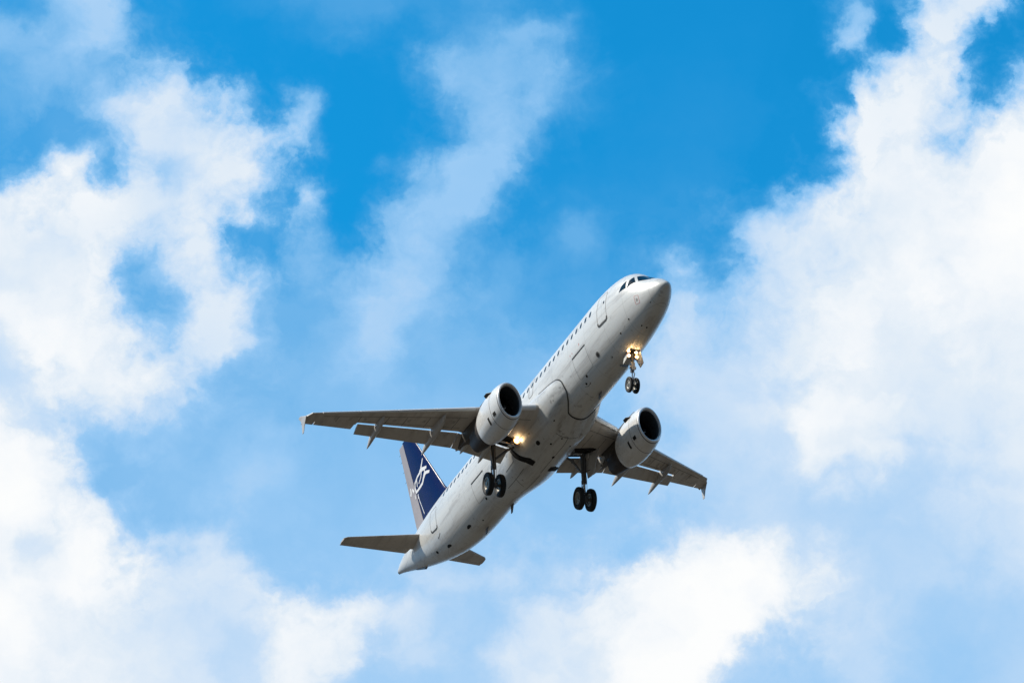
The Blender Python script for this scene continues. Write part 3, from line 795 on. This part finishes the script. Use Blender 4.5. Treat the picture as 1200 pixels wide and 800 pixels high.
def fin():
    le = lambda z: 29.05 + .815 * (z - 2.07) - (1.0 * max(0, 1 - (z - 1.6) / 1.3) ** 2); te = lambda z: 34.25 + .262 * (z - 2.07)
    hinge = lambda z: 32.95 + .365 * (z - 2.2)
    zs = (1.5, 1.8, 2.07, 2.4, 2.8, 3.3, 4, 5, 6, 7, 7.6, 7.85, 7.98)
    mb = MB()
    ad = lambda z: .25 if z > 7.95 else (.07 if z > 7.8 else 0)
    mb.loft([foil(le(z) + ad(z), te(z), 0, (hinge(z) - le(z)) / (te(z) - le(z)), .10, lambda X, t, z=z: (X, t, z)) for z in zs])
    Fn = mb.build("vertical_stabilizer", M['navy'], plane)
    mb = MB()
    mb.loft([foil(le(z), te(z), (hinge(z) - le(z)) / (te(z) - le(z)) + .012, 1, .10, lambda X, t, z=z: (X, t, z)) for z in (2.25, 3, 4, 5, 6, 7, 7.9)])
    Rd = mb.build("rudder", M['rudder'], Fn)
    # hinge-line strip
    for s in (-1, 1):
        # emblem strokes
        def surf_y(X, z):
            c = te(z) - le(z); x = min(.99, max(.01, (X - le(z)) / c)); return c * .10 * thick(x)
        def stroke(pts, w, mb, off=.012):
            P = []
            for p, q in zip(pts, pts[1:]):
                k = 5; P += [(p[0] + (q[0] - p[0]) * j / k, p[1] + (q[1] - p[1]) * j / k) for j in range(k)]
            P.append(pts[-1]); n = len(P); secs = []
            for i in range(n):
                a, b = P[max(0, i - 1)], P[min(n - 1, i + 1)]; t = (b[0] - a[0], b[1] - a[1]); L = math.hypot(*t)
                ww = 1.04 * (w[0] + (w[1] - w[0]) * i / (n - 1))
                nx, nz = -t[1] / L * ww / 2, t[0] / L * ww / 2
                A, B = (P[i][0] + nx, P[i][1] + nz), (P[i][0] - nx, P[i][1] - nz)
                secs.append([(A[0], s * (surf_y(*A) - .02), A[1]), (A[0], s * (surf_y(*A) + off), A[1]), (B[0], s * (surf_y(*B) + off), B[1]), (B[0], s * (surf_y(*B) - .02), B[1])])
            mb.loft(secs, closed=False, cap=False)
        mb = MB()
        stroke([(32.28, 5.70), (32.43, 5.41), (32.6, 5.18), (32.8, 5.06)], (.09, .22), mb)
        stroke([(32.66, 5.15), (32.13, 5.01), (31.80, 4.94)], (.24, .15), mb, .013)
        stroke([(32.00, 5.0), (32.12, 4.84)], (.16, .12), mb, .014)
        stroke([(32.78, 5.06), (33.26, 5.0), (33.75, 4.83)], (.15, .12), mb)
        stroke([(33.73, 4.87), (33.79, 4.58), (33.62, 4.22)], (.12, .14), mb, .013)
        stroke([(33.68, 4.26), (33.09, 4.25), (32.52, 4.29)], (.14, .17), mb)
        stroke([(32.54, 4.27), (32.27, 4.52), (32.06, 4.65)], (.17, .24), mb, .013)
        stroke([(32.16, 4.66), (31.86, 4.64), (31.42, 4.50)], (.22, .15), mb, .014)
        stroke([(32.22, 4.60), (32.02, 4.80)], (.18, .12), mb, .015)
        stroke([(32.52, 5.04), (32.7, 4.73), (33.1, 4.53)], (.11, .08), mb, .013)
        stroke([(33.41, 4.90), (33.38, 4.67), (33.40, 4.47)], (.11, .08), mb, .013)
        mb.build("emblem", M['mark'], Fn)
        mb = MB(); stroke([(33.42, 4.02), (33.25, 3.55), (32.72, 2.55)], (.05, .06), mb)
        stroke([(33.42, 4.05), (33.40, 3.77)], (.12, .10), mb, .014)
        mb.build("fin_stripe", M['mark'], Fn)
        mb = MB(); stroke([(34.55, 4.92), (34.54, 4.65), (34.65, 4.50)], (.16, .22), mb, .014); stroke([(34.28, 4.74), (34.03, 4.45)], (.12, .16), mb, .014)
        stroke([(33.9, 4.21), (33.86, 3.95)], (.10, .10), mb, .014)
        mb.build("rudder_white_patch", M['mark'], Rd)  # white patches laid on the rudder
    # static wicks on the trailing edge
    for z in (5.6, 6.3, 7.0, 7.5):
        mb = MB(); mb.tube((te(z) - .02, 0, z), (te(z) + .22, 0, z + .02), .012, .006, 6); mb.build("static_wick", M['seal'], Rd)
fin()

# ---------------------------------------------------------------- landing gear
def wheel(c, R, w, parent):
    pr = [(-.28, .55), (-.40, .62), (-.49, .76), (-.47, .88), (-.38, .965), (-.2, .995), (-.12, .985), (-.09, 1), (.09, 1), (.12, .985), (.2, .995), (.38, .965), (.47, .88), (.49, .76), (.40, .62), (.28, .55)]
    mb = MB(); mb.lathe(c, [(a * w, r * R) for a, r in pr], 'Y', 40); mb.build("tyre", M['tyre'], parent)
    ph = [(-.30, .02), (-.30, .16), (-.42, .17), (-.42, .05), (-.42, .17), (-.30, .18), (-.18, .40), (-.36, .50), (-.36, .56), (-.2, .57), (.2, .57), (.36, .56), (.36, .50), (.18, .40), (.30, .18), (.42, .17), (.42, .02)]
    mb = MB(); mb.lathe(c, [(a * w, r * R) for a, r in ph], 'Y', 28, cap=True)
    for k in range(8):
        a = 2 * pi * k / 8
        for sg in (-1, 1):
            p = (c[0] + .29 * R * sin(a), c[1] + sg * .22 * w, c[2] + .29 * R * cos(a)); mb.tube(p, (p[0], p[1] + sg * .08 * w, p[2]), .03 * R / .58, n=6)
    mb.build("wheel_hub", M['hub'], parent)

def main_gear(s):
    y = s * 3.8; top = (17.05, y, -.95); ax = (17.5, s * 3.78, -3.3)
    mb = MB(); k = lambda t: tuple(top[i] + (ax[i] - top[i]) * t for i in range(3))
    mb.tube(k(0), k(.62), .20, .175, 20); mb.tube(k(.60), k(.66), .205, .205, 20)
    G = mb.build("main_landing_gear", M['strut'], plane)
    mb = MB(); mb.tube(k(.64), k(.98), .095, .095, 16); mb.build("shock_piston", M['steel'], G)
    mb = MB(); mb.tube((ax[0], ax[1] - .62, ax[2]), (ax[0], ax[1] + .62, ax[2]), .085, .085, 14); mb.tube((ax[0], ax[1] - .2, ax[2]), (ax[0], ax[1] + .2, ax[2]), .14, .14, 14); mb.build("axle", M['strut'], G)
    # torque links behind the leg
    mb = MB(); a, b = Vector(k(.60)), Vector(k(.96)); m = (a + b) / 2 + Vector((.38, 0, 0))
    for d in (-.09, .09):
        mb.tube(a + Vector((.1, d, 0)), m, .04, .035, 8); mb.tube(b + Vector((.1, d, 0)), m, .04, .035, 8)
    mb.build("torque_link", M['strut'], G)
    # side stay to the inboard wing root, with an actuator
    mb = MB(); mid = (16.95, s * 2.75, -1.55)
    mb.tube((17.0, s * 1.75, -1.15), mid, .065, .065, 10); mb.tube(mid, k(.48), .075, .06, 10); mb.tube((mid[0] - .08, mid[1], mid[2]), (mid[0] + .08, mid[1], mid[2]), .09, .09, 10)
    mb.build("side_stay", M['strut'], G)
    mb = MB(); mb.tube((16.85, s * 1.9, -1.22), (16.9, s * 3.6, -1.05), .075, .075, 12); mb.tube((16.85, s * 1.9, -1.22), (16.87, s * 2.6, -1.15), .11, .11, 12)
    mb.build("retraction_actuator", M['steel'], G)
    # brake hoses
    mb = MB()
    for d, x in ((.10, -.19), (-.08, -.21)):
        pts = [Vector(k(t)) + Vector((x - .03 * sin(9 * t), d + .03 * sin(13 * t), 0)) for t in (.1, .3, .5, .62, .74, .86, .97)]
        for p, q in zip(pts, pts[1:]): mb.tube(p, q, .018, .018, 6)
    mb.build("brake_hose", M['seal'], G)
    for d in (-.49, .49): wheel((ax[0], ax[1] + d, ax[2]), .585, .42, G)
    # door carried on the leg
    mb = MB()
    q = lambda u, z: (17.15 - .80 * u, y + s * (.16 + .62 * u), z)
    poly = [q(0, -1.05), q(.55, -.90), q(1.25, -.62), q(1.18, -.95), q(.75, -1.75), q(.66, -2.0), q(.35, -2.25), q(0.05, -2.3)]
    mb.plate(poly, (.03, s * .04, 0)); mb.build("gear_door", M['door'], G, smooth=False)
    for z in (-1.3, -1.9):
        mb = MB(); mb.tube(k((z + .95) / -2.35), q(.3, z), .03, .03, 8); mb.build("door_link", M['strut'], G)
    # dark bay of the leg in the underside of the wing
    mb = MB()
    poly = [wpt(s, yy, frac(yy, X), -1, .02) for X, yy in ((16.25, 2.55), (16.2, 4.2), (16.45, 4.75), (17.25, 4.45), (17.3, 2.5))]
    low = [(p[0], p[1], p[2] + .10) for p in poly]; n = len(poly)
    mb.add(poly + low, [tuple(range(n)), tuple(range(n, 2 * n))] + [(i, (i + 1) % n, n + (i + 1) % n, n + i) for i in range(n)])
    mb.build("leg_bay", M['dark'], G, smooth=False)
main_gear(-1); main_gear(1)

def nose_gear():
    top = (4.85, 0, -1.75); ax = (5.35, 0, -3.40)
    k = lambda t: tuple(top[i] + (ax[i] - top[i]) * t for i in range(3))
    mb = MB(); mb.tube(k(0), k(.62), .12, .105, 16); mb.tube(k(.56), k(.64), .14, .14, 16)
    G = mb.build("nose_landing_gear", M['strut'], plane)
    mb = MB(); mb.tube(k(.62), k(1.0), .06, .06, 12); mb.build("shock_piston", M['steel'], G)
    mb = MB(); mb.tube((ax[0], -.36, ax[2]), (ax[0], .36, ax[2]), .055, .055, 12); mb.build("axle", M['strut'], G)
    mb = MB(); a, b = Vector(k(.58)), Vector(k(.95)); m = (a + b) / 2 + Vector((-.30, 0, .02))
    mb.tube(a, m, .04, .03, 8); mb.tube(b, m, .04, .03, 8); mb.build("torque_link", M['strut'], G)
    mb = MB(); mb.tube((6.1, 0, -1.98), k(.45), .05, .05, 10); mb.tube((6.1, .22, -1.98), k(.45), .03, .03, 8); mb.tube((6.1, -.22, -1.98), k(.45), .03, .03, 8); mb.build("drag_brace", M['strut'], G)
    mb = MB(); mb.tube((k(.5)[0], -.26, k(.5)[2]), (k(.5)[0], .26, k(.5)[2]), .09, .09, 12); mb.build("steering_actuator", M['steel'], G)
    for d in (-.27, .27): wheel((ax[0], d, ax[2]), .385, .23, G)
    # doors hanging at both sides of the bay
    for s in (-1, 1):
        mb = MB(); mb.plate([(4.5, s * .42, -1.95), (5.2, s * .42, -1.97), (5.12, s * .70, -2.50), (4.72, s * .70, -2.44)], (0, s * .035, .012)); mb.build("gear_door", M['white'], G, smooth=False)
    mb = MB(); mb.plate([(4.95, -.16, -2.36), (4.95, .16, -2.36), (5.02, .12, -2.74), (5.02, -.12, -2.74)], (.04, 0, 0)); mb.build("leg_door", M['white'], G, smooth=False)
    poly = [(4.45, -.38), (5.35, -.38), (5.35, .38), (4.45, .38)]
    skin_patch([(x, math.degrees(math.asin(yy / HW(x)))) for x, yy in poly], .012, rings=3).build("gear_bay", M['dark'], G)
    # four lit lamps on the leg
    for yy, zz in ((-.42, -1.95), (.17, -1.95), (-.46, -2.2), (.17, -2.2)):
        mb = MB(); mb.tube((4.72, yy, zz), (4.86, yy * .6, zz), .12, .06, 14); mb.build("lamp_housing", M['strut'], G)
        lamp((4.70, yy, zz), .115, G, "taxi_light")
nose_gear()
